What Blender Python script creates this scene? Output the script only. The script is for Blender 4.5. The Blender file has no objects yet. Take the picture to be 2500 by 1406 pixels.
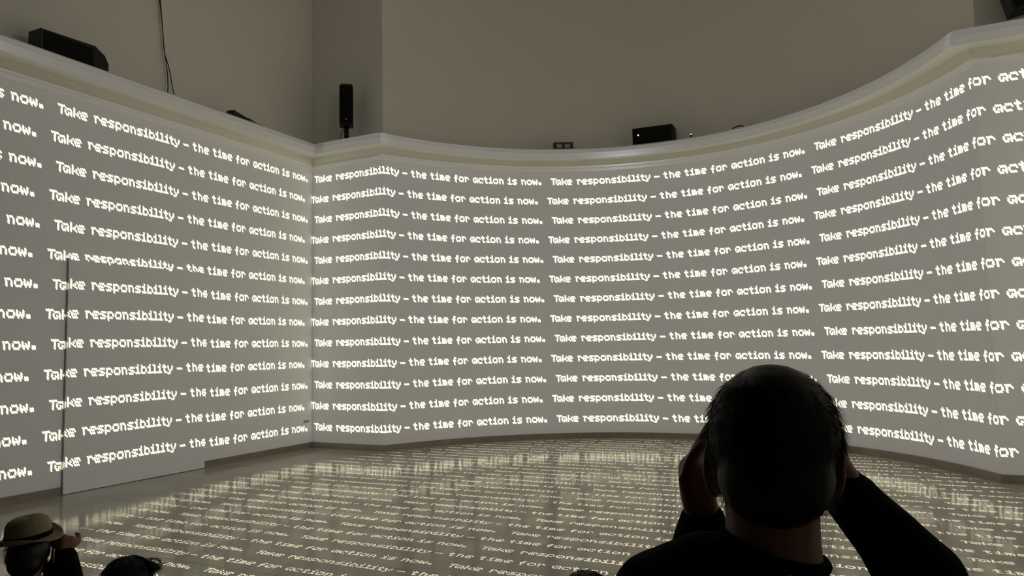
import bpy, bmesh, math, random
import numpy as np
from mathutils import Vector, Matrix, Euler

random.seed(7)
PI = math.pi
scn = bpy.context.scene
COL = scn.collection

# ------------------------------------------------------------------ camera
CAM = Vector((9.15842, -10.49397, 1.7))
F_PX, PITCH, ROLL, YAW = 1811.88, 0.08036, 0.02063, -0.45386
_f0 = Vector((math.sin(YAW), math.cos(YAW), 0)); _r0 = Vector((math.cos(YAW), -math.sin(YAW), 0)); _u0 = Vector((0, 0, 1))
_f = _f0 * math.cos(PITCH) + _u0 * math.sin(PITCH)
_u = _u0 * math.cos(PITCH) - _f0 * math.sin(PITCH)
_r = _r0 * math.cos(ROLL) - _u * math.sin(ROLL)
_u2 = _u * math.cos(ROLL) + _r0 * math.sin(ROLL)
cam_d = bpy.data.cameras.new('camera')
cam = bpy.data.objects.new('camera', cam_d); COL.objects.link(cam)
m = Matrix((( _r.x, _u2.x, -_f.x), (_r.y, _u2.y, -_f.y), (_r.z, _u2.z, -_f.z))).to_4x4()
m.translation = CAM
cam.matrix_world = m
cam_d.sensor_width = 36.0
cam_d.lens = 36.0 * F_PX / 2500.0
cam_d.clip_start = 0.05
scn.camera = cam

# ------------------------------------------------------------------ world / exposure
scn.view_settings.view_transform = 'Standard'
scn.view_settings.look = 'None'
scn.view_settings.gamma = 1.0
scn.view_settings.exposure = 0.0
scn.view_settings.use_curve_mapping = False
scn.cycles.max_bounces = 8
scn.cycles.diffuse_bounces = 6
scn.cycles.glossy_bounces = 3
scn.cycles.use_denoising = True
scn.cycles.use_adaptive_sampling = False
scn.cycles.caustics_reflective = False
scn.cycles.caustics_refractive = False
w = bpy.data.worlds.new('world'); scn.world = w; w.use_nodes = True
w.node_tree.nodes['Background'].inputs[0].default_value = (0, 0, 0, 1)
w.node_tree.nodes['Background'].inputs[1].default_value = 0.0

# ------------------------------------------------------------------ room dimensions (metres)
WP = 1.57244            # width of each flat pilaster beside the apse
WR = 11.97672           # width of the room
XM = WR / 2
EL = 1.1303
YC = -2.58972
RR = math.hypot(WP - XM, YC / EL)
REAR = -15.0
TOPZ = 9.6
ZC = 5.388              # top of the cornice
PHI0 = math.atan2((0 - YC) / (EL * RR), (WP - XM) / RR)   # at left convex corner
PHI1 = PI - PHI0
NARC = 96

# ------------------------------------------------------------------ the projected sentence, one tile of dots
def make_text_tile(name, ax, ay, rad):
    UNIT = 10                       # pixels per dot column
    NC, NR = 205, 16
    Wd, Hd = NC * UNIT, NR * UNIT
    G = {   # dots of each letter: (column, row); rows 0..4 cap height, 5 descender
     'T': [(0,0),(1,0),(2,0),(3,0),(1.5,1),(1.5,2),(1.5,3),(1.5,4)],
     'a': [(.7,1),(1.6,1),(2.6,1),(0,2),(3,2),(0,3),(1.8,2.9),(3,3),(.6,4),(1.5,4),(3,4)],
     'k': [(0,0),(0,1),(0,2),(0,3),(0,4),(2.9,1.1),(2.1,2),(1.2,2.7),(2,3.3),(2.9,4)],
     'e': [(.6,.95),(1.6,.95),(2.5,.95),(0,2),(3,1.9),(0,3),(1.1,2.55),(2,2.55),(.6,4.1),(1.6,4.1),(2.5,4.1)],
     'r': [(0,1),(1,1),(1.9,1),(.45,2),(2.7,2),(.55,3),(.55,4)],
     's': [(.8,.95),(1.7,.95),(2.7,.95),(0,1.85),(1.1,2.5),(2,2.55),(2.85,3.15),(.3,4.1),(1.2,4.1),(2.2,4.1)],
     'p': [(0,1),(0,2),(0,3),(0,4),(.15,5),(1,1),(1.8,1),(2.6,1.7),(2.8,2.7),(1.1,3.8),(2.1,3.8)],
     'o': [(.6,1),(1.5,1),(2.5,1),(0,2),(3,2),(0,3),(3,3),(.6,4),(1.5,4),(2.5,4)],
     'n': [(0,1),(1.1,1),(2,1),(.4,2),(2.7,2),(.5,3),(2.8,3),(.5,4),(2.8,4)],
     'i': [(1.1,-.3),(.1,1),(1,1),(1.1,2),(1.1,3),(.1,4),(1.1,4),(2.1,4)],
     'b': [(0,0),(.1,1),(1,1),(1.9,1),(0,2),(2.7,2),(0,3),(2.7,3),(.1,4),(1,4),(1.9,4)],
     'l': [(.1,0),(1,0),(1.1,1),(1.1,2),(1.1,3),(.1,4),(1.1,4),(2.1,4)],
     't': [(.9,0),(0,1),(1,1),(1.9,1.1),(1,2),(1.05,3),(1.3,4),(2.2,4)],
     'y': [(0,1),(.15,2),(.7,3),(1.4,3.9),(2.7,1),(2.6,2),(2.1,2.9),(0,4.9),(1,4.9)],
     '-': [(0,2.4),(.95,2.4),(1.9,2.4),(2.85,2.4)],
     'h': [(0,0),(.1,1),(1,1),(1.9,1.2),(.3,2),(2.6,2),(.4,3),(2.7,3),(.4,4),(2.7,4)],
     'm': [(0,1),(.9,1),(2,1),(.2,2),(1.4,2),(2.7,2),(.3,3),(1.5,3),(2.8,3),(.3,4),(1.5,4),(2.8,4)],
     'f': [(1,0),(1.7,.2),(.7,1),(0,2),(.9,2),(1.6,2),(.8,3),(.9,4),(1,4.6)],
     'c': [(.6,1),(1.6,1),(2.5,1),(0,2),(2.9,1.9),(0,3),(.6,4),(1.5,4),(2.5,4)],
     'w': [(0,1),(2.9,1),(0,2),(1.5,1.9),(2.9,2),(0,3),(1,3),(2,3),(2.9,3),(.6,4),(2.4,4)],
     '.': [(0,3),(1,3),(0,4),(1,4)],
    }
    line = [('T',0),('a',3.8),('k',8.7),('e',12.9),('r',20.7),('e',24.9),('s',29.4),('p',34.1),('o',38.7),('n',43.3),
            ('s',48),('i',52.6),('b',56.3),('i',60.6),('l',64),('i',67.5),('t',70.8),('y',74.6),('-',81.4),
            ('t',88.5),('h',93),('e',97.6),('t',104.8),('i',109.2),('m',112.8),('e',117.5),('f',125),('o',129),('r',133.6),
            ('a',140.8),('c',145.4),('t',149.9),('i',154),('o',157.6),('n',162.3),('i',169.6),('s',173.3),
            ('n',180.6),('o',185.3),('w',190),('.',195.1)]
    img = np.zeros((Hd, Wd), np.float32)
    ROWP, COLS = 1.065, 1.09
    y0 = 8 - 2 * ROWP                # row 0 so that row 2 is the tile's middle
    for ch, x in line:
        for (c, r) in G[ch]:
            cx = x + .6 + c * COLS; cy = y0 + r * ROWP
            xa, xb = int((cx - 1.3) * UNIT), int((cx + 1.3) * UNIT)
            ya, yb = int((cy - 1.4) * UNIT), int((cy + 1.4) * UNIT)
            xs = (np.arange(xa, xb) + .5) / UNIT - cx
            ys = (np.arange(ya, yb) + .5) / UNIT - cy
            X, Y = np.meshgrid(xs, ys)
            t = np.clip((X * ax + Y * ay) / (ax * ax + ay * ay), -1, 1)
            d = np.hypot(X - t * ax, Y - t * ay)
            v = np.clip((rad - d) / 0.16 + .5, 0, 1)
            sl = (slice(max(ya, 0), min(yb, Hd)), np.arange(xa, xb) % Wd)
            img[sl] = np.maximum(img[sl], v[max(ya, 0) - ya: v.shape[0] - max(0, yb - Hd)])
    im = bpy.data.images.new(name, Wd, Hd, alpha=False, float_buffer=False)
    im.colorspace_settings.name = 'Non-Color'
    a = np.ones((Hd, Wd, 4), np.float32)
    a[..., 0] = a[..., 1] = a[..., 2] = img[::-1]
    im.pixels.foreach_set(a.ravel())
    im.update(); im.pack()
    return im
TILE = make_text_tile('sentence_dots', 0.25, 0.34, 0.38)
TILE_FLOOR = make_text_tile('sentence_dots_floor', 0.20, 0.24, 0.33)

# ------------------------------------------------------------------ node helper
class NT:
    def __init__(s, tree): s.t = tree
    def new(s, t): return s.t.nodes.new(t)
    def put(s, sock, v):
        if isinstance(v, (int, float)): sock.default_value = v
        else: s.t.links.new(v, sock)
    def M(s, op, a, b=0.0, c=None, clamp=False):
        n = s.new('ShaderNodeMath'); n.operation = op; n.use_clamp = clamp
        s.put(n.inputs[0], a); s.put(n.inputs[1], b)
        if c is not None: s.put(n.inputs[2], c)
        return n.outputs[0]
    def add(s, a, b): return s.M('ADD', a, b)
    def sub(s, a, b): return s.M('SUBTRACT', a, b)
    def mul(s, a, b): return s.M('MULTIPLY', a, b)
    def div(s, a, b): return s.M('DIVIDE', a, b)
    def ma(s, a, b, c): return s.M('MULTIPLY_ADD', a, b, c)
    def gt(s, a, b): return s.M('GREATER_THAN', a, b)
    def lt(s, a, b): return s.M('LESS_THAN', a, b)
    def rng(s, x, a, b): return s.mul(s.gt(x, a), s.lt(x, b))
    def ramp(s, x, a, b):          # 0 at a, 1 at b
        return s.M('MULTIPLY', s.sub(x, a), 1.0 / (b - a), clamp=True)

# ------------------------------------------------------------------ the projectors' light (ceiling mounted, one point of origin)
PRJ = Vector((XM, -4.0, 6.0))
TEXT_E, BASE_E = 2.45, 0.085
FILL = 0.85                       # even fill added to brighten the upper walls, W/sr-like
FTEXT_E = 3.6
TEXT_C = (1.0, 0.985, 0.66)
FTEXT_C = (1.0, 0.90, 0.82)
BASE_C = (0.90, 0.95, 1.12)
def make_projector():
    ld = bpy.data.lights.new('ceiling_projector_light', 'POINT')
    ld.shadow_soft_size = 0.0
    ld.energy = 4 * PI * PI
    ld.use_nodes = True
    t = ld.node_tree; N = NT(t)
    for n in list(t.nodes): t.nodes.remove(n)
    out = N.new('ShaderNodeOutputLight'); em = N.new('ShaderNodeEmission')
    t.links.new(em.outputs[0], out.inputs[0])
    tc = N.new('ShaderNodeTexCoord')
    nrm = N.new('ShaderNodeVectorMath'); nrm.operation = 'NORMALIZE'
    t.links.new(tc.outputs['Normal'], nrm.inputs[0])
    sep = N.new('ShaderNodeSeparateXYZ'); t.links.new(nrm.outputs[0], sep.inputs[0])
    dx, dy, dz = sep.outputs
    px, py, pz = PRJ
    def tex(U, V, img):
        # U phrase units, V tile-row coordinate (row index = floor, fraction from top)
        cmb = N.new('ShaderNodeCombineXYZ'); N.put(cmb.inputs[0], U)
        N.put(cmb.inputs[1], N.sub(1.0, N.M('FRACT', V)))
        im = N.new('ShaderNodeTexImage'); im.image = img or TILE; im.interpolation = 'Linear'; im.extension = 'REPEAT'
        t.links.new(cmb.outputs[0], im.inputs[0])
        return im.outputs[0]
    def odd(V): return N.M('MODULO', N.M('FLOOR', V), 2.0)
    def wallV(z): return N.ma(z, -1 / 0.3735, 4.848 / 0.3735 + .5)
    def mask_rows(V): return N.rng(V, 0.0, 13.0)
    texts, bases = [], []
    # --- left wall x=0
    T = N.div(-px, dx); y = N.ma(T, dy, py); z = N.ma(T, dz, pz)
    inL = N.mul(N.mul(N.lt(dx, -1e-4), N.lt(y, 0.0)), N.mul(N.rng(z, 0.0, 5.325), N.gt(y, -7.0)))
    cmp_ = N.mul(N.div(N.mul(T, T), N.mul(dx, -1.0)), 0.82)     # beam toned down to darken the left wall
    V = wallV(z); U = N.add(N.ma(y, 1 / 4.795, 4.745 / 4.795), N.mul(odd(V), .0157))
    texts.append((N.mul(N.mul(inL, mask_rows(V)), cmp_), tex(U, V, 0)))
    bases.append(N.mul(inL, cmp_))
    # --- right wall x=WR (mirror of the left, out of view)
    T = N.div(WR - px, dx); y = N.ma(T, dy, py); z = N.ma(T, dz, pz)
    inR = N.mul(N.mul(N.gt(dx, 1e-4), N.lt(y, 0.0)), N.mul(N.rng(z, 0.0, 5.325), N.gt(y, -6.0)))
    cmp_ = N.div(N.mul(T, T), dx)
    V = wallV(z); U = N.add(N.ma(y, -1 / 4.795, 0.0), N.mul(odd(V), .0157))
    texts.append((N.mul(N.mul(inR, mask_rows(V)), cmp_), tex(U, V, 0)))
    bases.append(N.mul(inR, cmp_))
    # --- end wall y=0, two pilasters
    T = N.div(-py, dy); x = N.ma(T, dx, px); z = N.ma(T, dz, pz)
    front = N.gt(dy, 1e-4)
    inE = N.mul(N.mul(front, N.rng(x, 0.0, WR)), N.rng(z, 0.0, 5.325))
    pil = N.add(N.lt(x, WP), N.gt(x, WR - WP))
    inP = N.mul(inE, pil)
    cmp_ = N.div(N.mul(T, T), dy)
    V = wallV(z)
    Ub = N.ma(x, 1 / 4.81, 1 - .05 / 4.81)
    Uc = N.ma(x, .2085, 3.6348 - .2085 * (WR - WP))
    right = N.gt(x, XM)
    U = N.add(N.ma(right, N.sub(Uc, Ub), Ub), N.mul(odd(V), .0157))
    texts.append((N.mul(N.mul(inP, mask_rows(V)), cmp_), tex(U, V, 0)))
    bases.append(N.mul(inP, cmp_))
    # --- apse (elliptic cylinder) behind the end wall plane
    a_, b_ = RR, EL * RR
    ex, ey = N.div(dx, a_), N.div(dy, b_)
    ox, oy = (px - XM) / a_, (py - YC) / b_
    A = N.add(N.mul(ex, ex), N.mul(ey, ey))
    B = N.add(N.mul(ex, ox), N.mul(ey, oy))
    Cc = ox * ox + oy * oy - 1
    disc = N.M('SQRT', N.M('MAXIMUM', N.sub(N.mul(B, B), N.mul(A, Cc)), 0.0))
    T = N.div(N.sub(disc, B), A)
    hx = N.ma(T, ex, ox); hy = N.ma(T, ey, oy); z = N.ma(T, dz, pz)
    passes = N.mul(front, N.rng(x, WP, WR - WP))
    inC = N.mul(passes, N.rng(z, 0.0, 5.325))
    # surface normal (outwards) of the ellipse
    nx, ny = N.div(hx, a_), N.div(hy, b_)
    nl = N.M('SQRT', N.add(N.mul(nx, nx), N.mul(ny, ny)))
    cosv = N.div(N.add(N.mul(nx, dx), N.mul(ny, dy)), nl)
    cmp_ = N.div(N.mul(T, T), N.M('MAXIMUM', cosv, .05))
    ph = N.sub(N.M('ARCTAN2', hy, hx), PI / 2)
    cf = [2.4799, -1.0015, -0.0036, -0.0722, -0.0001, 0.0187]
    U = N.ma(ph, cf[5], cf[4])
    for c in cf[3::-1]: U = N.ma(U, ph, c)
    V = wallV(z); U = N.add(U, N.mul(odd(V), .0157))
    texts.append((N.mul(N.mul(inC, mask_rows(V)), cmp_), tex(U, V, 0)))
    bases.append(N.mul(inC, cmp_))
    # --- floor z=0
    T = N.div(-pz, dz); x = N.ma(T, dx, px); y = N.ma(T, dy, py)
    down = N.lt(dz, -1e-4)
    gx, gy = N.mul(N.sub(x, XM), 1 / a_), N.mul(N.sub(y, YC), 1 / b_)
    rr = N.M('SQRT', N.add(N.mul(gx, gx), N.mul(gy, gy)))
    inside = N.add(N.mul(N.lt(y, 0.0), N.rng(x, 0.0, WR)), N.mul(N.gt(y, 0.0), N.mul(N.lt(rr, 1.0), N.rng(x, WP, WR - WP))))
    inF = N.mul(N.mul(down, N.M('MINIMUM', inside, 1.0)), N.gt(y, -7.6))
    cmp_ = N.div(N.mul(T, T), N.mul(dz, -1.0))
    fade = N.mul(N.mul(N.ramp(x, 0.1, 1.1), N.ramp(x, 11.7, 10.8)), N.ramp(rr, 0.985, 0.93))
    V = N.ma(y, -1 / .276, -4.22 / .276 + .5 + 40)
    od = odd(V)
    U = N.add(N.ma(x, 1 / 3.675, -6.025 / 3.675), N.mul(od, .476))
    V2 = V
    ftex = tex(U, V2, TILE_FLOOR)
    ft = N.mul(N.mul(N.mul(inF, fade), cmp_), ftex)
    bases.append(N.mul(inF, cmp_))
    tsum = None
    for k, i in texts:
        v = N.mul(k, i); tsum = v if tsum is None else N.add(tsum, v)
    bsum = bases[0]
    for b in bases[1:]: bsum = N.add(bsum, b)
    def scaled(val, col, s):
        n = N.new('ShaderNodeVectorMath'); n.operation = 'SCALE'
        n.inputs[0].default_value = [c * s for c in col]
        t.links.new(val, n.inputs['Scale']); return n.outputs[0]
    def vadd(a, b):
        n = N.new('ShaderNodeVectorMath'); n.operation = 'ADD'
        t.links.new(a, n.inputs[0]); t.links.new(b, n.inputs[1]); return n.outputs[0]
    tot = vadd(vadd(scaled(tsum, TEXT_C, TEXT_E), scaled(ft, FTEXT_C, FTEXT_E)), scaled(bsum, BASE_C, BASE_E))
    cst = N.new('ShaderNodeCombineXYZ')
    for i_, v_ in enumerate((1.0, .96, .95)): cst.inputs[i_].default_value = v_ * FILL
    tot = vadd(tot, cst.outputs[0])
    t.links.new(tot, em.inputs[0]); em.inputs[1].default_value = 1.0
    o = bpy.data.objects.new('ceiling_projector_light', ld); COL.objects.link(o)
    o.location = PRJ
    return o
make_projector()

# ------------------------------------------------------------------ materials
def mat(name, color, rough=.7, spec=.3, noise=0.0, nscale=3.0, bump=0.0, bscale=40.0, metallic=0.0, color2=None, rnd=0.0, coat=0.0):
    m = bpy.data.materials.new(name); m.use_nodes = True
    t = m.node_tree; N = NT(t); b = t.nodes['Principled BSDF']
    b.inputs['Roughness'].default_value = rough
    b.inputs['Specular IOR Level'].default_value = spec
    b.inputs['Metallic'].default_value = metallic
    b.inputs['Coat Weight'].default_value = coat
    tc = N.new('ShaderNodeTexCoord')
    c2 = color2 or tuple(max(0, c * (1 - noise)) for c in color)
    nz = N.new('ShaderNodeTexNoise'); nz.inputs['Scale'].default_value = nscale; nz.inputs['Detail'].default_value = 5
    t.links.new(tc.outputs['Object'], nz.inputs['Vector'])
    mx = N.new('ShaderNodeMix'); mx.data_type = 'RGBA'
    mx.inputs[6].default_value = (*color, 1); mx.inputs[7].default_value = (*c2, 1)
    t.links.new(nz.outputs['Fac'], mx.inputs[0])
    last = mx.outputs[2]
    if rnd:
        oi = N.new('ShaderNodeObjectInfo')
        hs = N.new('ShaderNodeHueSaturation')
        t.links.new(N.ma(oi.outputs['Random'], 2 * rnd, 1 - rnd), hs.inputs['Value'])
        t.links.new(last, hs.inputs['Color']); last = hs.outputs[0]
    t.links.new(last, b.inputs['Base Color'])
    if bump:
        n2 = N.new('ShaderNodeTexNoise'); n2.inputs['Scale'].default_value = bscale; n2.inputs['Detail'].default_value = 4
        t.links.new(tc.outputs['Object'], n2.inputs['Vector'])
        bp = N.new('ShaderNodeBump'); bp.inputs['Strength'].default_value = bump; bp.inputs['Distance'].default_value = .01
        t.links.new(n2.outputs['Fac'], bp.inputs['Height']); t.links.new(bp.outputs[0], b.inputs['Normal'])
    return m
def emat(name, color, s):
    m = bpy.data.materials.new(name); m.use_nodes = True
    b = m.node_tree.nodes['Principled BSDF']
    b.inputs['Base Color'].default_value = (*color, 1)
    b.inputs['Emission Color'].default_value = (*color, 1); b.inputs['Emission Strength'].default_value = s
    m.cycles.emission_sampling = 'NONE'
    return m
M_WALL = mat('white_wall_paint', (.80, .785, .76), .85, .2, noise=.03, nscale=1.2, bump=.05, bscale=60)
M_UPPER = mat('warm_upper_wall_paint', (.86, .835, .79), .9, .15, noise=.05, nscale=.8, bump=.05, bscale=50)
M_CORN = mat('white_cornice_paint', (.84, .82, .78), .30, .8, noise=.03, nscale=2)
M_CEIL = mat('pale_ceiling_paint', (.86, .84, .80), .9, .1, noise=.05)
M_REAR = mat('dark_rear_light_absorber', (.05, .04, .045), .95, .05, noise=.2)  # near-black so the unseen rear throws back little light
M_BASE = mat('brown_marble_skirting', (.30, .25, .185), .4, .35, nscale=7, color2=(.17, .14, .10), rnd=.12)
M_BLACK = mat('black_plastic', (.008, .008, .009), .45, .4, noise=.2)
M_BLACKG = mat('black_grille_cloth', (.005, .005, .006), .8, .2, noise=.3, bump=.3, bscale=300)
M_DGREY = mat('dark_grey_metal', (.05, .048, .042), .5, .4, noise=.2)
M_BADGE = mat('silver_badge', (.5, .5, .48), .3, .5, metallic=.6)
M_LAMPW = mat('frosted_lamp_window', (.55, .54, .5), .5, .4, noise=.2, nscale=30)
M_CABLE = mat('black_cable_rubber', (.03, .028, .024), .6, .3)
M_LED = emat('white_led', (1, 1, 1), 4)
M_PLATE = mat('grey_wall_plate', (.33, .32, .3), .5, .3)
M_GAP = mat('dark_gap_shade', (.28, .27, .26), .95, .05)  # shade of the door gap put into the colour; vent slots share it
M_SKIN = mat('skin', (.34, .185, .14), .55, .35, noise=.12, nscale=18, bump=.1, bscale=120)
M_SKIN2 = mat('ear_skin', (.45, .21, .16), .5, .35, noise=.1, nscale=25)
M_HAIRB = mat('dark_brown_hair', (.012, .010, .008), .5, .35, noise=.4, nscale=60)
M_HAIRK = mat('black_hair', (.008, .008, .010), .45, .4, noise=.4, nscale=60)
M_HAIRL = mat('light_brown_hair', (.05, .032, .02), .5, .3, noise=.4, nscale=60)
M_HAIRG = mat('grey_hair', (.22, .22, .23), .5, .3, noise=.4, nscale=80)
M_KNIT = mat('black_knit_sweater', (.004, .004, .005), .95, .08, noise=.3, nscale=30, bump=.4, bscale=220)
M_TROU = mat('dark_trousers', (.012, .012, .016), .9, .1, noise=.3, nscale=20, bump=.2, bscale=150)
M_SHOE = mat('dark_shoe_leather', (.02, .016, .013), .45, .4)
M_STRAW = mat('pale_straw', (.42, .35, .22), .8, .2, noise=.25, nscale=50, bump=.5, bscale=160)
M_BAND = mat('black_hat_band', (.006, .006, .006), .8, .1)
M_EYE = mat('eye_white', (.6, .58, .55), .2, .5)

def floor_material():
    m = bpy.data.materials.new('polished_stone_slab'); m.use_nodes = True
    t = m.node_tree; N = NT(t); b = t.nodes['Principled BSDF']
    tc = N.new('ShaderNodeTexCoord'); oi = N.new('ShaderNodeObjectInfo')
    geo = N.new('ShaderNodeNewGeometry')
    mp = N.new('ShaderNodeVectorMath'); mp.operation = 'ADD'
    off = N.new('ShaderNodeVectorMath'); off.operation = 'SCALE'; off.inputs[0].default_value = (37, 91, 13)
    t.links.new(oi.outputs['Random'], off.inputs['Scale'])
    t.links.new(geo.outputs['Position'], mp.inputs[0]); t.links.new(off.outputs[0], mp.inputs[1])
    st = N.new('ShaderNodeMapping'); st.inputs['Scale'].default_value = (1, 3.2, 1); t.links.new(mp.outputs[0], st.inputs[0])
    nz = N.new('ShaderNodeTexNoise'); nz.inputs['Scale'].default_value = 2.2; nz.inputs['Detail'].default_value = 8; nz.inputs['Roughness'].default_value = .6
    t.links.new(st.outputs[0], nz.inputs['Vector'])
    cr = N.new('ShaderNodeMix'); cr.data_type = 'RGBA'
    cr.inputs[6].default_value = (.32, .285, .22, 1); cr.inputs[7].default_value = (.24, .222, .175, 1)
    t.links.new(nz.outputs['Fac'], cr.inputs[0])
    hs = N.new('ShaderNodeHueSaturation'); t.links.new(N.ma(oi.outputs['Random'], .22, .89), hs.inputs['Value'])
    t.links.new(cr.outputs[2], hs.inputs['Color']); t.links.new(hs.outputs[0], b.inputs['Base Color'])
    b.inputs['Specular IOR Level'].default_value = .13
    t.links.new(N.ma(nz.outputs['Fac'], .10, .06), b.inputs['Roughness'])
    n2 = N.new('ShaderNodeTexNoise'); n2.inputs['Scale'].default_value = 1.6; n2.inputs['Detail'].default_value = 2
    t.links.new(geo.outputs['Position'], n2.inputs['Vector'])
    bp = N.new('ShaderNodeBump'); bp.inputs['Strength'].default_value = .07; bp.inputs['Distance'].default_value = .02
    t.links.new(n2.outputs['Fac'], bp.inputs['Height']); t.links.new(bp.outputs[0], b.inputs['Normal'])
    return m
M_FLOOR = floor_material()
M_JOINT = mat('dark_floor_joint', (.17, .155, .12), .9, .1)

# ------------------------------------------------------------------ object helpers
def link(name, me, parent=None, material=None, **props):
    o = bpy.data.objects.new(name, me); COL.objects.link(o)
    if parent is not None: o.parent = parent
    if material is not None and me is not None and not me.materials: me.materials.append(material)
    for k, v in props.items(): o[k] = v
    return o
def mesh(name, verts, faces, smooth=False):
    me = bpy.data.meshes.new(name); me.from_pydata([tuple(v) for v in verts], [], faces); me.update()
    bm = bmesh.new(); bm.from_mesh(me); bmesh.ops.recalc_face_normals(bm, faces=bm.faces); bm.to_mesh(me); bm.free()
    if smooth: me.polygons.foreach_set('use_smooth', [True] * len(me.polygons))
    return me
def empty(name, loc, rz=0, **props):
    o = bpy.data.objects.new(name, None); COL.objects.link(o); o.location = loc; o.rotation_euler = (0, 0, rz)
    o.empty_display_size = .1
    for k, v in props.items(): o[k] = v
    return o
def box(name, x0, x1, y0, y1, z0, z1, material, parent=None, bevel=0.0, **props):
    bm = bmesh.new(); bmesh.ops.create_cube(bm, size=1)
    bmesh.ops.scale(bm, vec=(x1 - x0, y1 - y0, z1 - z0), verts=bm.verts)
    bmesh.ops.translate(bm, vec=((x0 + x1) / 2, (y0 + y1) / 2, (z0 + z1) / 2), verts=bm.verts)
    if bevel: bmesh.ops.bevel(bm, geom=bm.edges[:], offset=bevel, segments=2, affect='EDGES')
    me = bpy.data.meshes.new(name); bm.to_mesh(me); bm.free()
    return link(name, me, parent, material, **props)
def tube_mesh(name, pts, r, seg=8):
    bm = bmesh.new(); rings = []
    P = [Vector(p) for p in pts]
    rs = r if isinstance(r, (list, tuple)) else [r] * len(P)
    prev = None
    for i, p in enumerate(P):
        d = (P[min(i + 1, len(P) - 1)] - P[max(i - 1, 0)]).normalized()
        a = prev if prev is not None else (Vector((0, 0, 1)) if abs(d.z) < .9 else Vector((1, 0, 0)))
        s = d.cross(a).normalized(); u = s.cross(d).normalized(); prev = u
        rings.append([bm.verts.new(p + (s * math.cos(2 * PI * k / seg) + u * math.sin(2 * PI * k / seg)) * rs[i]) for k in range(seg)])
    for a, b in zip(rings, rings[1:]):
        for k in range(seg): bm.faces.new((a[k], a[(k + 1) % seg], b[(k + 1) % seg], b[k]))
    bm.faces.new(rings[0][::-1]); bm.faces.new(rings[-1])
    bmesh.ops.recalc_face_normals(bm, faces=bm.faces)
    me = bpy.data.meshes.new(name); bm.to_mesh(me); bm.free()
    me.polygons.foreach_set('use_smooth', [True] * len(me.polygons))
    return me

# ------------------------------------------------------------------ plan path of the walls
path = []
path += [(0, REAR), (0, 0)]
path += [(WP, 0)]
arc_pts = []
for i in range(NARC + 1):
    p = PHI0 + (PHI1 - PHI0) * i / NARC
    arc_pts.append((XM + RR * math.cos(p), YC + EL * RR * math.sin(p)))
path += arc_pts[1:-1]
path += [(WR - WP, 0), (WR, 0), (WR, REAR)]
path = [Vector((a, b)) for a, b in path]
def miters(path):
    out = []
    n = []
    for a, b in zip(path, path[1:]):
        d = (b - a).normalized(); n.append(Vector((d.y, -d.x)))     # interior lies to the right of travel
    for i in range(len(path)):
        if i == 0: out.append(n[0])
        elif i == len(path) - 1: out.append(n[-1])
        else:
            s = n[i - 1] + n[i]; out.append(s / (1 + n[i - 1].dot(n[i])))
    return out
MIT = miters(path)
IDX = {'left': (0, 1), 'pilaster_left': (1, 2), 'apse': (2, 2 + NARC), 'pilaster_right': (2 + NARC, 3 + NARC), 'right': (3 + NARC, 4 + NARC)}
def sweep(name, i0, i1, prof, closed=True, smooth=False, cap=True):
    """prof: list of (inward offset, height)"""
    verts, faces = [], []
    n = len(prof)
    for i in range(i0, i1 + 1):
        for o, z in prof:
            p = path[i] + MIT[i] * o
            verts.append((p.x, p.y, z))
    for i in range(i1 - i0):
        for k in range(n if closed else n - 1):
            a = i * n + k; b = i * n + (k + 1) % n
            faces.append((a, b, b + n, a + n))
    if cap and closed:
        faces.append(tuple(range(n))); faces.append(tuple((i1 - i0) * n + k for k in range(n))[::-1])
    me = mesh(name, verts, faces)
    return me
def auto_smooth(me, ang=30):
    bm = bmesh.new(); bm.from_mesh(me)
    for e in bm.edges:
        e.smooth = not (len(e.link_faces) == 2 and e.calc_face_angle(0) > math.radians(ang))
    for f in bm.faces: f.smooth = True
    bm.to_mesh(me); bm.free(); return me

# walls -------------------------------------------------------------
for nm, (i0, i1) in IDX.items():
    me = auto_smooth(sweep('wall_' + nm, i0, i1, [(0, -.02), (0, ZC), (-.32, ZC), (-.32, -.02)]))
    link('wall_' + nm, me, None, M_WALL, kind='structure')
    me = auto_smooth(sweep('wall_upper_' + nm, i0, i1, [(-.10, ZC), (-.10, TOPZ), (-.32, TOPZ), (-.32, ZC)]))
    link('wall_upper_' + nm, me, None, M_UPPER, kind='structure')
CORN = [(-.02, 5.02), (.006, 5.02), (.012, 5.035), (.012, 5.085), (.026, 5.105), (.028, 5.135), (.048, 5.165), (.060, 5.200), (.0755, 5.232),
        (.4138, 5.185), (.4145, 5.20), (.4268, 5.2925), (.4215, 5.2985), (.392, 5.302), (.388, 5.312), (.384, 5.372), (.3725, 5.388), (-.02, 5.390)]
for k, (nm, (i0, i1)) in enumerate(IDX.items()):
    me = auto_smooth(sweep('trim', i0, i1, CORN), 20)
    link('trim_%d' % (k + 1), me, None, M_CORN, kind='structure')
# ceiling, rear wall
box('ceiling', -.4, WR + .4, REAR - .2, 3.6, TOPZ, TOPZ + .1, M_CEIL, kind='structure')
box('unseen_rear_light_baffle', -.4, WR + .4, REAR - .2, -6.2, 5.62, 5.85, M_REAR, kind='structure')  # unseen low slab added to keep light off the rear
box('wall_rear', -.4, WR + .4, REAR - .2, REAR, -.02, TOPZ, M_REAR, kind='structure')

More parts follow.
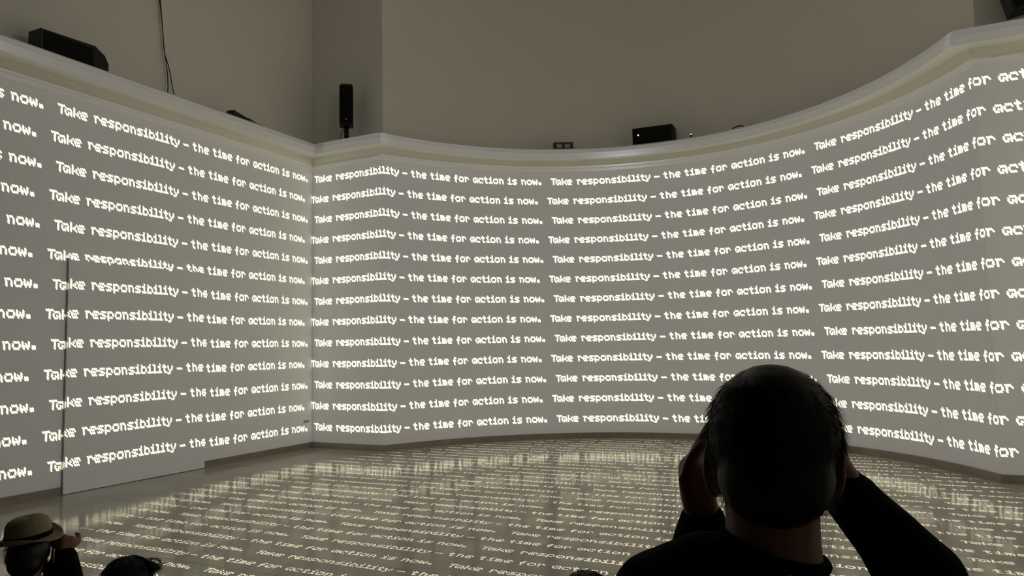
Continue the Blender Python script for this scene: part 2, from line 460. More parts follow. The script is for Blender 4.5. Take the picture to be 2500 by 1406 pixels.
# skirting boards, each a run of stone pieces ------------------------
BT, BH = .028, .0996
def skirting(name, i0, i1, length, skip=None, a0=0.0, a1=None):
    root = empty(name, (0, 0, 0), kind='structure')
    seg = path[i0:i1 + 1]; mit = MIT[i0:i1 + 1]
    acc = [0]
    for a, b in zip(seg, seg[1:]): acc.append(acc[-1] + (b - a).length)
    tot = acc[-1]
    if a1 is None: a1 = tot
    n = max(1, round((a1 - a0) / length))
    cuts = [a0 + (a1 - a0) * k / n for k in range(n + 1)]
    def at(s):
        for k in range(len(acc) - 1):
            if s <= acc[k + 1] + 1e-6:
                f = (s - acc[k]) / (acc[k + 1] - acc[k])
                return seg[k].lerp(seg[k + 1], f), mit[k].lerp(mit[k + 1], f)
        return seg[-1], mit[-1]
    for c0, c1 in zip(cuts, cuts[1:]):
        g = .0012
        lo = c0 + (g if c0 > 0 else 0); hi = c1 - (g if c1 < tot else 0)
        nsub = 5 if len(seg) > 2 else 1
        ss = [lo + (hi - lo) * k / nsub for k in range(nsub + 1)]
        prof = [(-.003, -.003), (BT, -.003), (BT, BH - .004), (BT - .004, BH), (-.003, BH)]
        V, Fc = [], []
        for s in ss:
            p, mm = at(s)
            for o, z in prof: q = p + mm * o; V.append((q.x, q.y, z))
        n_ = len(prof)
        for i in range(nsub):
            for k in range(n_): a = i * n_ + k; b = i * n_ + (k + 1) % n_; Fc.append((a, b, b + n_, a + n_))
        Fc.append(tuple(range(n_))); Fc.append(tuple(nsub * n_ + k for k in range(n_))[::-1])
        link('skirting_stone', mesh('skirting_stone', V, Fc), root, M_BASE)
    return root
D1, D2 = -2.3969, -4.5683            # flush door panel in the left wall
skirting('baseboard_left', 0, 1, 1.1, a0=0, a1=D2 - REAR)
skirting('baseboard_left_corner', 0, 1, 1.2, a0=D1 - REAR, a1=-REAR)
skirting('baseboard_pilaster_left', 1, 2, 1.6)
skirting('baseboard_apse', 2, 2 + NARC, 1.25)
skirting('baseboard_pilaster_right', 2 + NARC, 3 + NARC, 1.6)
skirting('baseboard_right', 3 + NARC, 4 + NARC, 1.1)

# door panel ----------------------------------------------------------
dr = empty('door_1', (0, (D1 + D2) / 2, 0), kind='structure')
hw = (D1 - D2) / 2
box('door_leaf', -.01, .030, -hw + .010, hw - .001, .006, 2.95, M_WALL, dr, bevel=.002)
box('gap_shade_strip', -.01, .012, -hw, -hw + .0095, .0, 2.955, M_GAP, dr, label='vertical strip coloured as gap shade along the left edge of the panel')  # solid strip, its dark colour stands for the shade in the gap
# small grille near the corner
pl = empty('wall_vent', (0, -.157, .475), label='small grey vent plate low on left wall beside the corner', category='vent')
box('plate', 0, .006, -.068, .068, -.022, .022, M_PLATE, pl, bevel=.002)
for k in range(3): box('slot', .004, .0075, -.055, .055, -.015 + k * .011, -.010 + k * .011, M_GAP, pl)

# floor ---------------------------------------------------------------
fl = box('floor', -.3, WR + .3, REAR, 3.3, -.06, -.012, M_JOINT, kind='structure')
SL, SW, GAP = .96, .5, .0014
def slab_mesh():
    bm = bmesh.new(); bmesh.ops.create_cube(bm, size=1)
    bmesh.ops.scale(bm, vec=(SL - GAP, SW - GAP, .018), verts=bm.verts)
    top = [e for e in bm.edges if all(v.co.z > 0 for v in e.verts)]
    bmesh.ops.bevel(bm, geom=top, offset=.0015, segments=1, affect='EDGES')
    bmesh.ops.translate(bm, vec=(0, 0, -.009), verts=bm.verts)
    me = bpy.data.meshes.new('floor_slab'); bm.to_mesh(me); bm.free(); me.materials.append(M_FLOOR); return me
SME = slab_mesh()
def inside_room(x, y, mrg):
    if y > 0:
        return ((x - XM) / (RR + mrg)) ** 2 + ((y - YC) / (EL * RR + mrg)) ** 2 < 1 and WP - mrg < x < WR - WP + mrg
    return -mrg < x < WR + mrg
rest = bmesh.new(); cnt = 0
ny0 = int(math.floor((REAR + 4.06) / SW)); ny1 = int(math.ceil((3.1 + 4.06) / SW))
cells = []
for j in range(ny0, ny1):
    yc_ = -4.06 + (j + .5) * SW
    shift = 7.18 if j % 2 else 6.70       # running bond
    for i in range(-9, 8):
        xc_ = shift + (i + .5) * SL
        cor = [inside_room(xc_ + sx * SL / 2, yc_ + sy * SW / 2, -.01) for sx in (-1, 1) for sy in (-1, 1)]
        if not any(cor): continue
        cells.append((xc_, yc_))
cells.sort(key=lambda c: (Vector((c[0], c[1], 0)) - CAM).length if c[1] > -6.1 and not (c[0] > 10.2 and c[1] < -3.5) and not (c[0] < 1.6 and c[1] < -5.6) else 99)
for k, (xc_, yc_) in enumerate(cells):
    if k < 288:
        o = bpy.data.objects.new('floor_slab', SME); COL.objects.link(o); o.parent = fl
        o.location = (xc_, yc_, 0)
        o.rotation_euler = (random.gauss(0, .0007), random.gauss(0, .0007), 0)
    else:
        mt = Matrix.Translation((xc_, yc_, 0))
        tmp = bmesh.new(); tmp.from_mesh(SME); tmp.transform(mt)
        tm = bpy.data.meshes.new('t'); tmp.to_mesh(tm); tmp.free(); rest.from_mesh(tm); bpy.data.meshes.remove(tm)
me = bpy.data.meshes.new('floor_slabs_rear'); rest.to_mesh(me); rest.free()
link('rear_floor_slabs', me, fl, M_FLOOR, kind='stuff')

# ------------------------------------------------------------------ things on the cornice ledge
def chamfer_box(name, sx, sy, sz, ch, material, parent, axis='z'):
    """box centred on x,y with its base at z=0, upper (axis z) or +x (axis x) edges cut back"""
    if axis == 'z':
        lv = [(0, 1, 1), (sz - ch, 1, 1), (sz, (sx - 1.6 * ch) / sx, (sy - 1.6 * ch) / sy)]
        V = [(a * u * sx / 2, b * v * sy / 2, z) for z, u, v in lv for a, b in ((-1, -1), (1, -1), (1, 1), (-1, 1))]
    else:
        lv = [(-sx / 2, 1), (sx / 2 - ch, 1), (sx / 2, .72)]
        V = [(x, a * sy / 2 * v, sz / 2 + b * sz / 2 * v - (1 - v) * sz * .14) for x, v in lv for a, b in ((-1, -1), (1, -1), (1, 1), (-1, 1))]
    Fc = [(0, 1, 2, 3), (8, 9, 10, 11)]
    for i in range(2):
        for k in range(4): a = i * 4 + k; b = i * 4 + (k + 1) % 4; Fc.append((a, b, b + 4, a + 4))
    me = mesh(name, V, Fc)
    o = link(name, me, parent, material)
    bv = o.modifiers.new('b', 'BEVEL'); bv.width = .006; bv.segments = 2
    return o
# upright column speaker on the left pilaster
s1 = empty('column_speaker', (.945, -.20, 5.39), math.radians(36), label='tall black column speaker on a short pole above the left pilaster', category='speaker')
c = chamfer_box('cabinet', .235, .22, .75, .04, M_BLACK, s1); c.location = (0, 0, .27)
box('grille', -.105, .105, -.116, -.108, .30, .96, M_BLACKG, s1, bevel=.003)
box('badge', -.014, .014, -.121, -.115, .355, .375, M_BADGE, s1, label='small silver badge')
link('pole', tube_mesh('pole', [(0, 0, 0), (0, 0, .28)], .042, 16), s1, M_BLACK)
box('foot_plate', -.11, .11, -.11, .11, 0, .012, M_BLACK, s1, bevel=.003)
link('cable', tube_mesh('cable', [(-.05, -.03, .22), (-.09, -.06, .1), (-.11, -.05, .03), (-.16, .02, .012), (-.3, .08, .012)], .006, 6), s1, M_CABLE)
# speaker lying on the apse ledge
s2 = empty('lying_speaker', (5.675, 2.80, 5.39), math.radians(4.2), label='black speaker lying on its side on the apse cornice', category='speaker')
c = chamfer_box('cabinet', .775, .26, .315, .045, M_BLACK, s2, 'x')
box('grille', -.37, .33, -.137, -.129, .02, .29, M_BLACKG, s2, bevel=.003)
box('indicator_light', -.285, -.268, -.143, -.136, .165, .187, M_LED, s2, label='white indicator light')
for x in (-.3, .25): box('rubber_foot', x - .03, x + .03, -.1, .1, -.0005, .006, M_CABLE, s2)
# double emergency lamp
s3 = empty('twin_lamp_unit', (4.03, 2.35, 5.39), math.radians(26.5), label='small dark box with two pale lamp windows on the apse ledge', category='lamp')
box('housing', -.185, .185, -.06, .06, 0, .155, M_DGREY, s3, bevel=.006)
for x in (-.075, .075):
    f_ = box('lamp_window', x - .048, x + .048, -.066, -.058, .045, .118, M_LAMPW, s3, bevel=.003)
    for k in (-1, 0, 1): box('window_rib', x + k * .024 - .002, x + k * .024 + .002, -.0685, -.0655, .047, .116, M_PLATE, f_)
box('side_bracket', .18, .235, -.03, .03, 0, .05, M_DGREY, s3, bevel=.004)
link('cable', tube_mesh('cable', [(.2, 0, .03), (.27, .03, .02), (.4, .02, .008), (.6, -.06, .008)], .006, 6), s3, M_CABLE)
# tiny LED on the ledge
s4 = empty('led_marker', (6.376, 2.66, 5.39), 0, label='tiny white point light on the ledge right of the lying speaker', category='light')
box('base', -.02, .02, -.02, .02, 0, .04, M_DGREY, s4, bevel=.003)
bm = bmesh.new(); bmesh.ops.create_icosphere(bm, subdivisions=2, radius=.0085); me = bpy.data.meshes.new('bulb'); bm.to_mesh(me); bm.free()
o = link('bulb', me, s4, M_LED); o.location = (0, -.02, .055)
# loose cable on the apse ledge
def ledge_pt(x, off, z):
    a, b = RR - off, EL * RR - off
    return (x, YC + b * math.sqrt(max(0, 1 - ((x - XM) / a) ** 2)), z)
o = link('ledge_cable', tube_mesh('ledge_cable', [ledge_pt(x, .24 + .05 * math.sin(x * 9), z) for x, z in
    ((7.05, 5.398), (7.14, 5.43), (7.2, 5.445), (7.27, 5.44), (7.33, 5.41), (7.4, 5.435), (7.5, 5.44), (7.62, 5.415), (7.8, 5.40), (8.2, 5.4), (8.6, 5.4), (9.0, 5.4))], .011, 6),
    None, M_CABLE, label='loose black cable snaking along the right side of the apse ledge', category='cable')
# tilted speaker at the right edge
s5 = empty('tilted_speaker', (10.99, -.16, 5.39), 0, label='black speaker tilted on its stand above the right pilaster', category='speaker')
c = chamfer_box('cabinet', .36, .26, .62, .05, M_BLACK, s5); c.location = (-.02, -.02, .155); c.rotation_euler = (0, math.radians(-14), math.radians(8))
g_ = box('grille', -.15, .15, -.138, -.129, .04, .54, M_BLACKG, s5); g_.location = (-.02, -.02, .155); g_.rotation_euler = (0, math.radians(-14), math.radians(8))
box('badge', -.12, -.09, -.175, -.166, .36, .372, M_BADGE, s5)
link('bracket', tube_mesh('bracket', [(.02, 0, 0), (.02, 0, .2)], .03, 12), s5, M_BLACK)
box('foot_plate', -.09, .12, -.1, .1, 0, .012, M_BLACK, s5, bevel=.003)
# speaker lying on the left ledge, far left
s6 = empty('long_speaker', (.20, -4.74, 5.39), math.radians(90), label='long dark speaker lying on the left wall cornice', category='speaker')
V = []
for x, zt, zb, yw in ((-.44, .27, 0, 1), (.26, .30, 0, 1), (.40, .22, 0.0, .95), (.46, .12, 0, .9)):
    for y in (-.12, .12): V += [(x, y * yw, zb), (x, y * yw, zt)]
Fc = [(0, 1, 3, 2), (12, 13, 15, 14)]
for i in range(3):
    a = i * 4
    Fc += [(a, a + 1, a + 5, a + 4), (a + 1, a + 3, a + 7, a + 5), (a + 3, a + 2, a + 6, a + 7), (a + 2, a, a + 4, a + 6)]
o = link('cabinet', mesh('cabinet', V, Fc), s6, M_BLACK)
bv = o.modifiers.new('b', 'BEVEL'); bv.width = .006; bv.segments = 2
box('grille', -.4, .24, -.127, -.119, .03, .25, M_BLACKG, s6, bevel=.003)
# cable bundle left ledge
s7 = empty('cable_bundle', (.30, -1.90, 5.39), math.radians(90), label='flattened bundle of black cables on the left cornice', category='cable')
for k in range(7):
    pts = []
    a = random.uniform(0, 1)
    for i in range(15):
        f = i / 14; x = -.30 + .60 * f
        env = math.sin(PI * min(1, f * 1.05 + .12)) ** .7 if f < .98 else .2
        h = (.012 + .011 * k) * (1.0 - .75 * f) + .012
        pts.append((x, -.06 + .028 * k + .02 * math.sin(9 * f + k), max(.009, 1.25 * h * env + .006 * math.sin(14 * f + 3 * a))))
    link('cable_loop', tube_mesh('cable_loop', pts, .009, 6), s7, M_CABLE)
me = mesh('cloth_strap', [(-.3, -.05, .006), (-.3, .1, .006), (-.3, .1, .11), (-.3, -.05, .10), (.02, -.05, .006), (.02, .1, .006), (.02, .1, .045), (.02, -.05, .035)],
          [(0, 1, 2, 3), (4, 5, 6, 7), (0, 1, 5, 4), (1, 2, 6, 5), (2, 3, 7, 6), (3, 0, 4, 7)])
link('folded_strap', me, s7, M_CABLE)
# hanging cables
o = link('hanging_cable', tube_mesh('hanging_cable', [(-.06, -3.27, TOPZ), (-.06, -3.26, 7.4), (-.055, -3.25, 6.911), (-.05, -3.20, 6.56), (-.05, -3.165, 6.2), (-.05, -3.11, 5.95), (-.05, -3.092, 5.80), (-.045, -3.088, 5.66), (-.02, -3.11, 5.55), (.05, -3.13, 5.40)], .007, 6),
     None, M_CABLE, label='left of two thin cables hanging down the upper left wall', category='cable')
o = link('hanging_cable', tube_mesh('hanging_cable', [(-.075, -3.25, TOPZ), (-.072, -3.235, 7.4), (-.065, -3.225, 6.9), (-.06, -3.185, 6.5), (-.06, -3.145, 6.14), (-.055, -3.08, 5.98), (-.05, -3.04, 5.83), (-.045, -3.02, 5.70), (-.02, -3.01, 5.58), (.05, -3.0, 5.40)], .007, 6),
     None, M_CABLE, label='right of two thin cables hanging down the upper left wall', category='cable')

# ------------------------------------------------------------------ people
def fuse(name, shapes, material, parent, voxel=.008, smooth=2, label=None):
    """union of tapered limbs and ellipsoids as one continuous surface"""
    bm = bmesh.new()
    def ell(c, r, rot=None, seg=20):
        mt = Matrix.Translation(c)
        if rot: mt = mt @ Euler(rot).to_matrix().to_4x4()
        mt = mt @ Matrix.Diagonal((r[0], r[1], r[2], 1))
        bmesh.ops.create_uvsphere(bm, u_segments=seg, v_segments=seg // 2 + 2, radius=1, matrix=mt)
    for s in shapes:
        if s[0] == 'e': ell(s[1], s[2], s[3] if len(s) > 3 else None)
        else:
            P = s[1]
            for (p, r) in P: ell(p, (r, r, r), None, 14)
            for (p, r), (q, r2) in zip(P, P[1:]):
                a, b = Vector(p), Vector(q); d = b - a; L = d.length
                if L < 1e-5: continue
                mt = Matrix.Translation((a + b) / 2) @ d.to_track_quat('Z', 'Y').to_matrix().to_4x4()
                bmesh.ops.create_cone(bm, cap_ends=True, segments=14, radius1=r, radius2=r2, depth=L, matrix=mt)
    me = bpy.data.meshes.new(name); bm.to_mesh(me); bm.free()
    o = bpy.data.objects.new(name, me); COL.objects.link(o)
    md = o.modifiers.new('r', 'REMESH'); md.mode = 'VOXEL'; md.voxel_size = voxel; md.use_smooth_shade = True
    if smooth:
        sm = o.modifiers.new('s', 'SMOOTH'); sm.iterations = smooth; sm.factor = .5
    dg = bpy.context.evaluated_depsgraph_get()
    nm = bpy.data.meshes.new_from_object(o.evaluated_get(dg)); nm.name = name
    bpy.data.objects.remove(o); bpy.data.meshes.remove(me)
    nm.materials.clear(); nm.materials.append(material)
    nm.polygons.foreach_set('use_smooth', [True] * len(nm.polygons))
    r = link(name, nm, parent)
    if label: r['label'] = label
    return r

def hand(wrist, knuckle, tips_dir, side, spread, scale=1.0, curl=.6, palm_n=None):
    """shape list of a hand: palm from wrist to knuckles, four unequal bent fingers and a thumb leaving the side of the palm.
    spread: unit vector across the knuckles (index side positive)"""
    W, K = Vector(wrist), Vector(knuckle); S = Vector(spread).normalized(); T = Vector(tips_dir).normalized()
    up = (K - W).normalized()
    sh = [('c', [(tuple(W), .026 * scale), (tuple(W.lerp(K, .5)), .027 * scale), (tuple(K), .022 * scale)])]
    for j, off in enumerate((-.030, -.010, .010, .030)):
        b = W.lerp(K, .35) + S * off * .8 * scale; k = K + S * off * scale
        sh.append(('c', [(tuple(b), .0145 * scale), (tuple(k), .0115 * scale)]))
        ln = (.058, .074, .080, .072)[j] * scale
        m1 = k + (up * (1 - curl) + T * curl).normalized() * ln * .5
        m2 = m1 + (up * .15 + T).normalized() * ln * .32
        m3 = m2 + (T - up * .15).normalized() * ln * .25
        sh.append(('c', [(tuple(k), .0105 * scale), (tuple(m1), .0092 * scale), (tuple(m2), .0083 * scale), (tuple(m3), .0072 * scale)]))
    a = W.lerp(K, .25) + S * .02 * scale
    t1 = a + (S * .8 + up * .5 + T * .4).normalized() * .04 * scale
    t2 = t1 + (S * .25 + up * .7 + T * .7).normalized() * .034 * scale
    t3 = t2 + (up * .5 + T).normalized() * .024 * scale
    sh.append(('c', [(tuple(a), .017 * scale), (tuple(t1), .0125 * scale), (tuple(t2), .0105 * scale), (tuple(t3), .0085 * scale)]))
    return sh

def face_shapes(c, s=1.0):
    """skull, jaw, nose, brow and chin about head centre c, looking along +Y"""
    x, y, z = c
    return [('e', (x, y - .012, z + .018), (.070 * s, .094 * s, .086 * s)),
            ('e', (x, y + .02, z - .045), (.058 * s, .066 * s, .062 * s)),
            ('e', (x, y + .052, z - .083), (.026 * s, .026 * s, .022 * s)),
            ('c', [((x, y + .082 * s, z + .012), .009 * s), ((x, y + .101 * s, z - .022), .012 * s)]),
            ('e', (x, y + .075 * s, z + .022), (.045 * s, .016 * s, .009 * s)),
            ('e', (x, y + .080 * s, z - .055), (.022 * s, .010 * s, .006 * s)),
            ('e', (x, y + .078 * s, z - .064), (.018 * s, .010 * s, .006 * s))]
def add_eyes(c, parent, s=1.0):
    for sx in (-1, 1):
        bm = bmesh.new(); bmesh.ops.create_uvsphere(bm, u_segments=12, v_segments=8, radius=.0115 * s)
        me = bpy.data.meshes.new('eye'); bm.to_mesh(me); bm.free()
        o = link('eye', me, parent, M_EYE); o.location = (c[0] + sx * .031 * s, c[1] + .073 * s, c[2] + .004)
def ear(parent, c, side, s=1.0, mat_=None):
    """outer ear: curved rim, inner bowl and lobe in one mesh"""
    sh = []
    pts = []
    for k in range(10):
        a = math.radians(-70 + 235 * k / 9)
        pts.append(((c[0] + side * (.010 + .010 * math.sin(max(0, a))) * s, c[1] - .019 * math.sin(a + .3) * s, c[2] + .030 * math.cos(a - .2) * s), .0045 * s))
    pts = []
    for k in range(11):
        a = math.radians(-40 + 250 * k / 10)           # from front top over the back to the lobe
        yy = -.018 * math.sin(a); zz = .031 * math.cos(a)
        outw = .012 + .008 * max(0, math.sin(a))
        pts.append(((c[0] + side * outw * s, c[1] + yy * s, c[2] + zz * s), (.0042 if k < 9 else .0062) * s))
    sh.append(('c', pts))
    sh.append(('e', (c[0] + side * .008 * s, c[1], c[2] - .002 * s), (.006 * s, .017 * s, .027 * s), (0, 0, side * .35)))
    sh.append(('e', (c[0] + side * .012 * s, c[1] + .003 * s, c[2] - .028 * s), (.006 * s, .009 * s, .009 * s)))
    return fuse('ear', sh, mat_ or M_SKIN2, parent, .0022, 1)
def strands(name, c, rad, n, length, material, parent, zmin=-.2, thick=.0006, lift=.25, seed=1, ymax=9, down=.8, label=None, cond=None):
    rng = random.Random(seed)
    V, Fc = [], []
    for _ in range(n * 4):
        if len(Fc) >= n * 9: break
        d = Vector((rng.gauss(0, 1), rng.gauss(0, 1), rng.gauss(0, 1))).normalized()
        p = Vector((c[0] + d.x * rad[0], c[1] + d.y * rad[1], c[2] + d.z * rad[2]))
        if p.z < c[2] + zmin or p.y > c[1] + ymax: continue
        if cond and not cond(p): continue
        nrm = Vector((d.x / rad[0], d.y / rad[1], d.z / rad[2])).normalized()
        tang = (Vector((d.x * .4 + rng.gauss(0, .35), rng.gauss(-.1, .35), -down)) - nrm * nrm.dot(Vector((0, 0, -down)))).normalized()
        L = length * rng.uniform(.5, 1.2)
        pts = [p - nrm * .004]
        dirv = (tang + nrm * lift * rng.uniform(.2, 1.6)).normalized()
        for k in range(3):
            pts.append(pts[-1] + dirv * L / 3); dirv = (dirv - nrm * .22 + Vector((0, 0, -.12))).normalized()
        s = nrm.cross(dirv)
        if s.length < 1e-4: continue
        s.normalize(); u = nrm
        b = len(V)
        for k, q in enumerate(pts):
            r = thick * (1 - .3 * k)
            V += [q + s * r, q - s * r * .6 + u * r, q - s * r * .6 - u * r]
        for k in range(3):
            for j in range(3):
                a0 = b + k * 3 + j; a1 = b + k * 3 + (j + 1) % 3
                Fc.append((a0, a1, a1 + 3, a0 + 3))
    me = bpy.data.meshes.new(name); me.from_pydata([tuple(v) for v in V], [], Fc); me.update()
    o = link(name, me, parent, material, kind='stuff')
    if label: o['label'] = label
    return o

# ---- the standing man in front of the camera
DM = 1.0
_pxdir = Vector((-0.1263, 1.0546, 0)).normalized()
MAN = empty('person', (CAM.x + _pxdir.x * DM - .004, CAM.y + _pxdir.y * DM, 0), math.atan2(-_pxdir.x, _pxdir.y),
            label='man in a black sweater seen from behind with both hands raised to his face', category='person')
HC = (0, .0, 1.565)
body = [*face_shapes(HC),
        ('c', [((-.006, -.018, 1.52), .056), ((-.006, -.025, 1.46), .056), ((-.004, -.03, 1.40), .058)]),
        ('e', (0, -.02, 1.20), (.145, .09, .18)), ('e', (0, -.02, 1.02), (.13, .09, .15)), ('e', (0, -.02, .90), (.145, .10, .11)),
        ('c', [((0, -.03, 1.39), .050), ((-.10, -.025, 1.365), .042), ((-.155, -.01, 1.345), .042)]),
        ('c', [((0, -.03, 1.39), .050), ((.08, -.025, 1.325), .042), ((.150, -.01, 1.285), .042)]),
        ('c', [((-.150, -.01, 1.36), .042), ((-.135, .22, 1.30), .036), ((-.100, .095, 1.455), .024)]),
        ('c', [((.155, -.01, 1.285), .042), ((.190, .225, 1.33), .036), ((.071, .095, 1.534), .024)]),
        ('c', [((-.085, -.01, .90), .085), ((-.095, 0, .50), .055), ((-.10, -.02, .09), .036), ((-.105, .08, .045), .03)]),
        ('c', [((.085, -.01, .90), .085), ((.095, 0, .50), .055), ((.10, -.02, .09), .036), ((.105, .08, .045), .03)]),
        *hand((-.100, .095, 1.462), (-.112, .100, 1.522), (.62, .35, .75), -1, (.25, .9, .4), .95, .55),
        *hand((.070, .098, 1.538), (.068, .120, 1.576), (-.75, .45, .45), 1, (-.25, .9, .4), .95, .55)]
fuse('body', body, M_SKIN, MAN, .0058, 2)
sweater = [('e', (0, -.02, 1.20), (.168, .115, .205)), ('e', (0, -.02, 1.02), (.152, .118, .17)),
           ('c', [((-.020, -.030, 1.405), .068), ((-.085, -.025, 1.404), .062), ((-.150, -.01, 1.372), .062)]),
           ('c', [((.0, -.035, 1.375), .068), ((.07, -.03, 1.325), .062), ((.150, -.01, 1.285), .060)]),
           ('c', [((-.150, -.01, 1.368), .062), ((-.145, .10, 1.335), .056), ((-.135, .22, 1.305), .050), ((-.116, .155, 1.375), .044), ((-.106, .125, 1.42), .039), ((-.100, .100, 1.448), .0335)]),
           ('c', [((.155, -.01, 1.285), .060), ((.180, .10, 1.300), .060), ((.200, .22, 1.330), .060), ((.186, .195, 1.364), .060), ((.144, .165, 1.425), .046), ((.100, .13, 1.480), .037), ((.072, .105, 1.515), .031)]),
           ('e', (.100, .135, 1.486), (.035, .036, .033)), ('e', (.138, .165, 1.434), (.040, .042, .038))]
fuse('sweater', sweater, M_KNIT, MAN, .0062, 2)
fuse('collar', [('c', [((-.006 + .058 * math.cos(a), -.028 + .058 * math.sin(a), 1.450 - .016 * math.cos(a)), .0085) for a in [2 * PI * k / 16 for k in range(17)]])], M_KNIT, MAN, .004, 1)
fuse('trousers', [('e', (0, -.02, .91), (.168, .13, .13)),
    ('c', [((-.085, -.01, .88), .10), ((-.095, 0, .50), .075), ((-.10, -.02, .09), .06)]),
    ('c', [((.085, -.01, .88), .10), ((.095, 0, .50), .075), ((.10, -.02, .09), .06)])], M_TROU, MAN, .012, 2)
for sx in (-1, 1):
    fuse('shoe', [('c', [((sx * .10, -.05, .045), .042), ((sx * .105, .06, .04), .040), ((sx * .11, .14, .035), .034)]),
                  ('e', (sx * .105, .04, .015), (.046, .14, .015))], M_SHOE, MAN, .008, 1)
def skull_hair(c, top, nape, mat_, parent, voxel=.005, s=1.0):
    return fuse('hair', [('e', (c[0], c[1] - .016, c[2] + top), (.0785 * s, .100 * s, .0865 * s)),
                  ('e', (c[0], c[1] - .050, c[2] + top - .045), (.068 * s, .064 * s, .062 * s)),
                  ('e', (c[0], c[1] - .052, c[2] + nape), (.046 * s, .042 * s, .042 * s))], mat_, parent, voxel, 2)
skull_hair(HC, .022, -.042, M_HAIRB, MAN)
strands('hair_strands', (HC[0], HC[1] - .016, HC[2] + .022), (.0770, .099, .086), 9000, .026, M_HAIRB, MAN, -.04, .0003, .09, 3, ymax=.06)
strands('nape_strands', (HC[0], HC[1] - .052, HC[2] - .032), (.052, .046, .050), 2600, .016, M_HAIRB, MAN, -.05, .0003, .08, 4, ymax=.0)
strands('grey_strands', (HC[0], HC[1] - .030, HC[2] - .022), (.0725, .070, .066), 1500, .020, M_HAIRG, MAN, -.05, .0003, .08, 5, ymax=.03,
        cond=lambda p: abs(p.x) > .047 and p.z < HC[2] - .0, label='short grey hair behind the ears')
ear(MAN, (-.062, .010, 1.540), -1, 1.05)
ear(MAN, (.056, .010, 1.545), 1, 1.05)
add_eyes(HC, MAN)

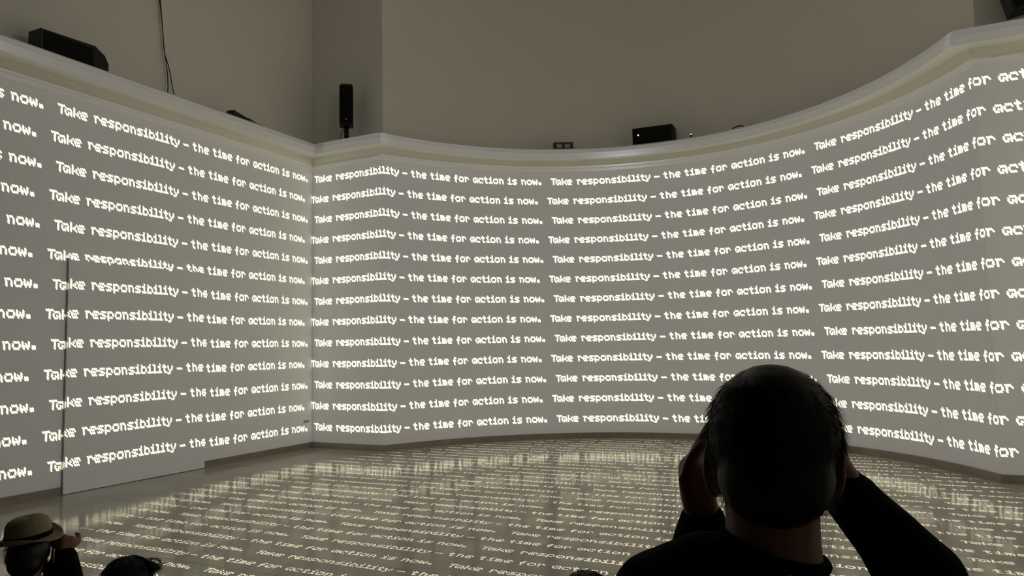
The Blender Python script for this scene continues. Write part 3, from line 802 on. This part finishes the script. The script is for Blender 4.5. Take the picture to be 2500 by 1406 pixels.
# ---- people sitting on the floor
def seated(loc, facing, label, top_mat, hair_mat, headz=.80, hat=False, raise_arm=False, hair_n=1500, tuft=False, turn=0.0):
    P = empty('person', loc, facing, label=label, category='person')
    c = (0, .04, headz)
    nz = headz - .10
    sh = [*face_shapes(c), ('c', [((0, .03, headz - .05), .052), ((0, .0, nz - .05), .056)]),
          ('e', (0, -.01, nz - .22), (.15, .10, .20)), ('e', (0, -.03, .20), (.155, .12, .16)),
          ('c', [((0, 0, nz - .075), .06), ((-.17, 0, nz - .115), .05)]), ('c', [((0, 0, nz - .075), .06), ((.17, 0, nz - .115), .05)]),
          ('c', [((-.09, .0, .12), .09), ((-.30, .30, .20), .06), ((-.02, .42, .06), .042), ((.07, .40, .04), .032)]),
          ('c', [((.09, .0, .12), .09), ((.30, .30, .20), .06), ((.04, .34, .06), .042), ((-.05, .33, .045), .032)])]
    slv = []
    la = [((-.17, 0, nz - .12), .045), ((-.24, .06, nz - .38), .038), ((-.08, .24, .26), .026)]
    sh += [('c', la), *hand((-.08, .24, .26), (-.03, .30, .25), (.5, .6, -.5), -1, (.4, -.2, .6), 1.0, .5)]
    slv.append(('c', [(la[0][0], .060), (la[1][0], .052), (tuple(Vector(la[1][0]).lerp(Vector(la[2][0]), .85)), .036)]))
    if raise_arm:
        ra = [((.17, 0, nz - .12), .045), ((.195, .10, nz - .26), .042), ((.100, .12, nz + .085), .028)]
        sh += [('c', ra), *hand((.100, .12, nz + .085), (.100, .125, nz + .140), (-.5, .5, -.3), 1, (.85, .3, .05), 1.15, .8)]
        slv.append(('c', [(ra[0][0], .062), (ra[1][0], .064), (tuple(Vector(ra[1][0]).lerp(Vector(ra[2][0]), .92)), .055)]))
        slv.append(('e', (.115, .085, nz - .01), (.080, .07, .10))); slv.append(('e', (.13, .06, nz - .12), (.09, .08, .10)))
    else:
        ra = [((.17, 0, nz - .12), .045), ((.24, .06, nz - .38), .038), ((.08, .24, .24), .026)]
        sh += [('c', ra), *hand((.08, .24, .24), (.03, .30, .23), (-.5, .6, -.5), 1, (-.4, -.2, .6), 1.0, .5)]
        slv.append(('c', [(ra[0][0], .060), (ra[1][0], .052), (tuple(Vector(ra[1][0]).lerp(Vector(ra[2][0]), .85)), .036)]))
    fuse('body', sh, M_SKIN, P, .0085, 2)
    fuse('jumper', [('e', (0, -.01, nz - .22), (.170, .118, .21)), ('e', (0, -.03, .22), (.172, .135, .18)),
                    ('c', [((0, -.005, nz - .09), .068), ((-.17, 0, nz - .12), .062)]), ('c', [((0, -.005, nz - .09), .068), ((.17, 0, nz - .12), .062)]), *slv], top_mat, P, .0095, 2)
    fuse('trousers', [('e', (0, -.02, .14), (.175, .15, .135)),
                      ('c', [((-.09, .0, .13), .10), ((-.30, .30, .20), .075), ((-.06, .41, .075), .055)]),
                      ('c', [((.09, .0, .13), .10), ((.30, .30, .20), .075), ((.08, .34, .075), .055)])], M_TROU, P, .012, 2)
    for q in (((.07, .40, .045), (-.02, .47, .04)), ((-.05, .33, .05), (.05, .28, .045))):
        fuse('shoe', [('c', [(q[0], .038), ((q[0][0] * -.6, q[0][1] + .04, .045), .036)])], M_SHOE, P, .009, 1)
    skull_hair(c, .022, -.055, hair_mat, P, .007, 1.02)
    strands('hair_strands', (c[0], c[1] - .016, c[2] + .024), (.090, .103, .090), hair_n, .028, hair_mat, P, -.05, .0007, .16, int(loc[0] * 97) % 1000, ymax=.07)
    if tuft:
        strands('fringe_strands', (c[0] + .045, c[1] + .06, c[2] + .055), (.042, .05, .03), 700, .032, hair_mat, P, -.05, .0007, .25, 17, down=.35)
        fuse('fringe', [('c', [((0, .06, c[2] + .078), .030), ((.05, .085, c[2] + .060), .022), ((.086, .10, c[2] + .046), .010)])], hair_mat, P, .006, 1)
    ear(P, (c[0] - .078, c[1] + .012, c[2] - .015), -1, 1.0)
    ear(P, (c[0] + .078, c[1] + .012, c[2] - .015), 1, 1.0)
    add_eyes(c, P)
    return P, c
P2, c2 = seated((5.756, -8.44, 0), math.radians(34), 'person in a straw hat sitting at lower left with a fist raised', M_KNIT, M_HAIRK, .828, raise_arm=True, hair_n=600)
# straw hat on that head
def straw_hat(parent_loc, rz, c):
    H = empty('straw_hat', parent_loc, rz, label='pale straw hat with black band worn by the seated person at left', category='hat')
    SEG = 48
    def lathe(name, prof, material, sx=1.0, sy=1.12, wob=0.0, par=None):
        V, Fc = [], []
        for r, z in prof:
            for k in range(SEG):
                a = 2 * PI * k / SEG
                zz = z + wob * max(0, (r - .105)) * (math.cos(2 * a) * 1.0 - .25)
                V.append((r * sx * math.cos(a), r * sy * math.sin(a), zz))
        for i in range(len(prof) - 1):
            for k in range(SEG): a = i * SEG + k; b = i * SEG + (k + 1) % SEG; Fc.append((a, b, b + SEG, a + SEG))
        me = mesh(name, V, Fc, True); o = link(name, me, par or H, material)
        sd = o.modifiers.new('s', 'SOLIDIFY'); sd.thickness = .003
        return o
    lathe('crown', [(.090, 0), (.089, .03), (.087, .050), (.083, .068), (.073, .083), (.055, .093), (.030, .094), (.0005, .093)], M_STRAW)
    lathe('brim', [(.089, .002), (.100, -.002), (.115, -.004), (.130, -.004), (.142, 0)], M_STRAW, wob=-.65).location.x = -.014
    lathe('band', [(.0918, .004), (.0912, .025)], M_BAND)
    H.rotation_euler = (math.radians(2), math.radians(-5), rz)
    return H
M2 = Matrix.Translation((5.756, -8.44, 0)) @ Matrix.Rotation(math.radians(34), 4, 'Z')
hp = M2 @ Vector((-.004, .03, .828 + .075))
straw_hat(hp, math.radians(34), c2)
P3, c3 = seated((6.522, -8.533, 0), math.radians(24), 'person with tousled black hair sitting beside the one in the straw hat', M_KNIT, M_HAIRK, .815, hair_n=3200, tuft=True)
P4, c4 = seated((8.20, -8.00, 0), math.radians(8), 'person with light brown hair of whom only the crown shows at bottom centre', M_TROU, M_HAIRL, .800, hair_n=1800)
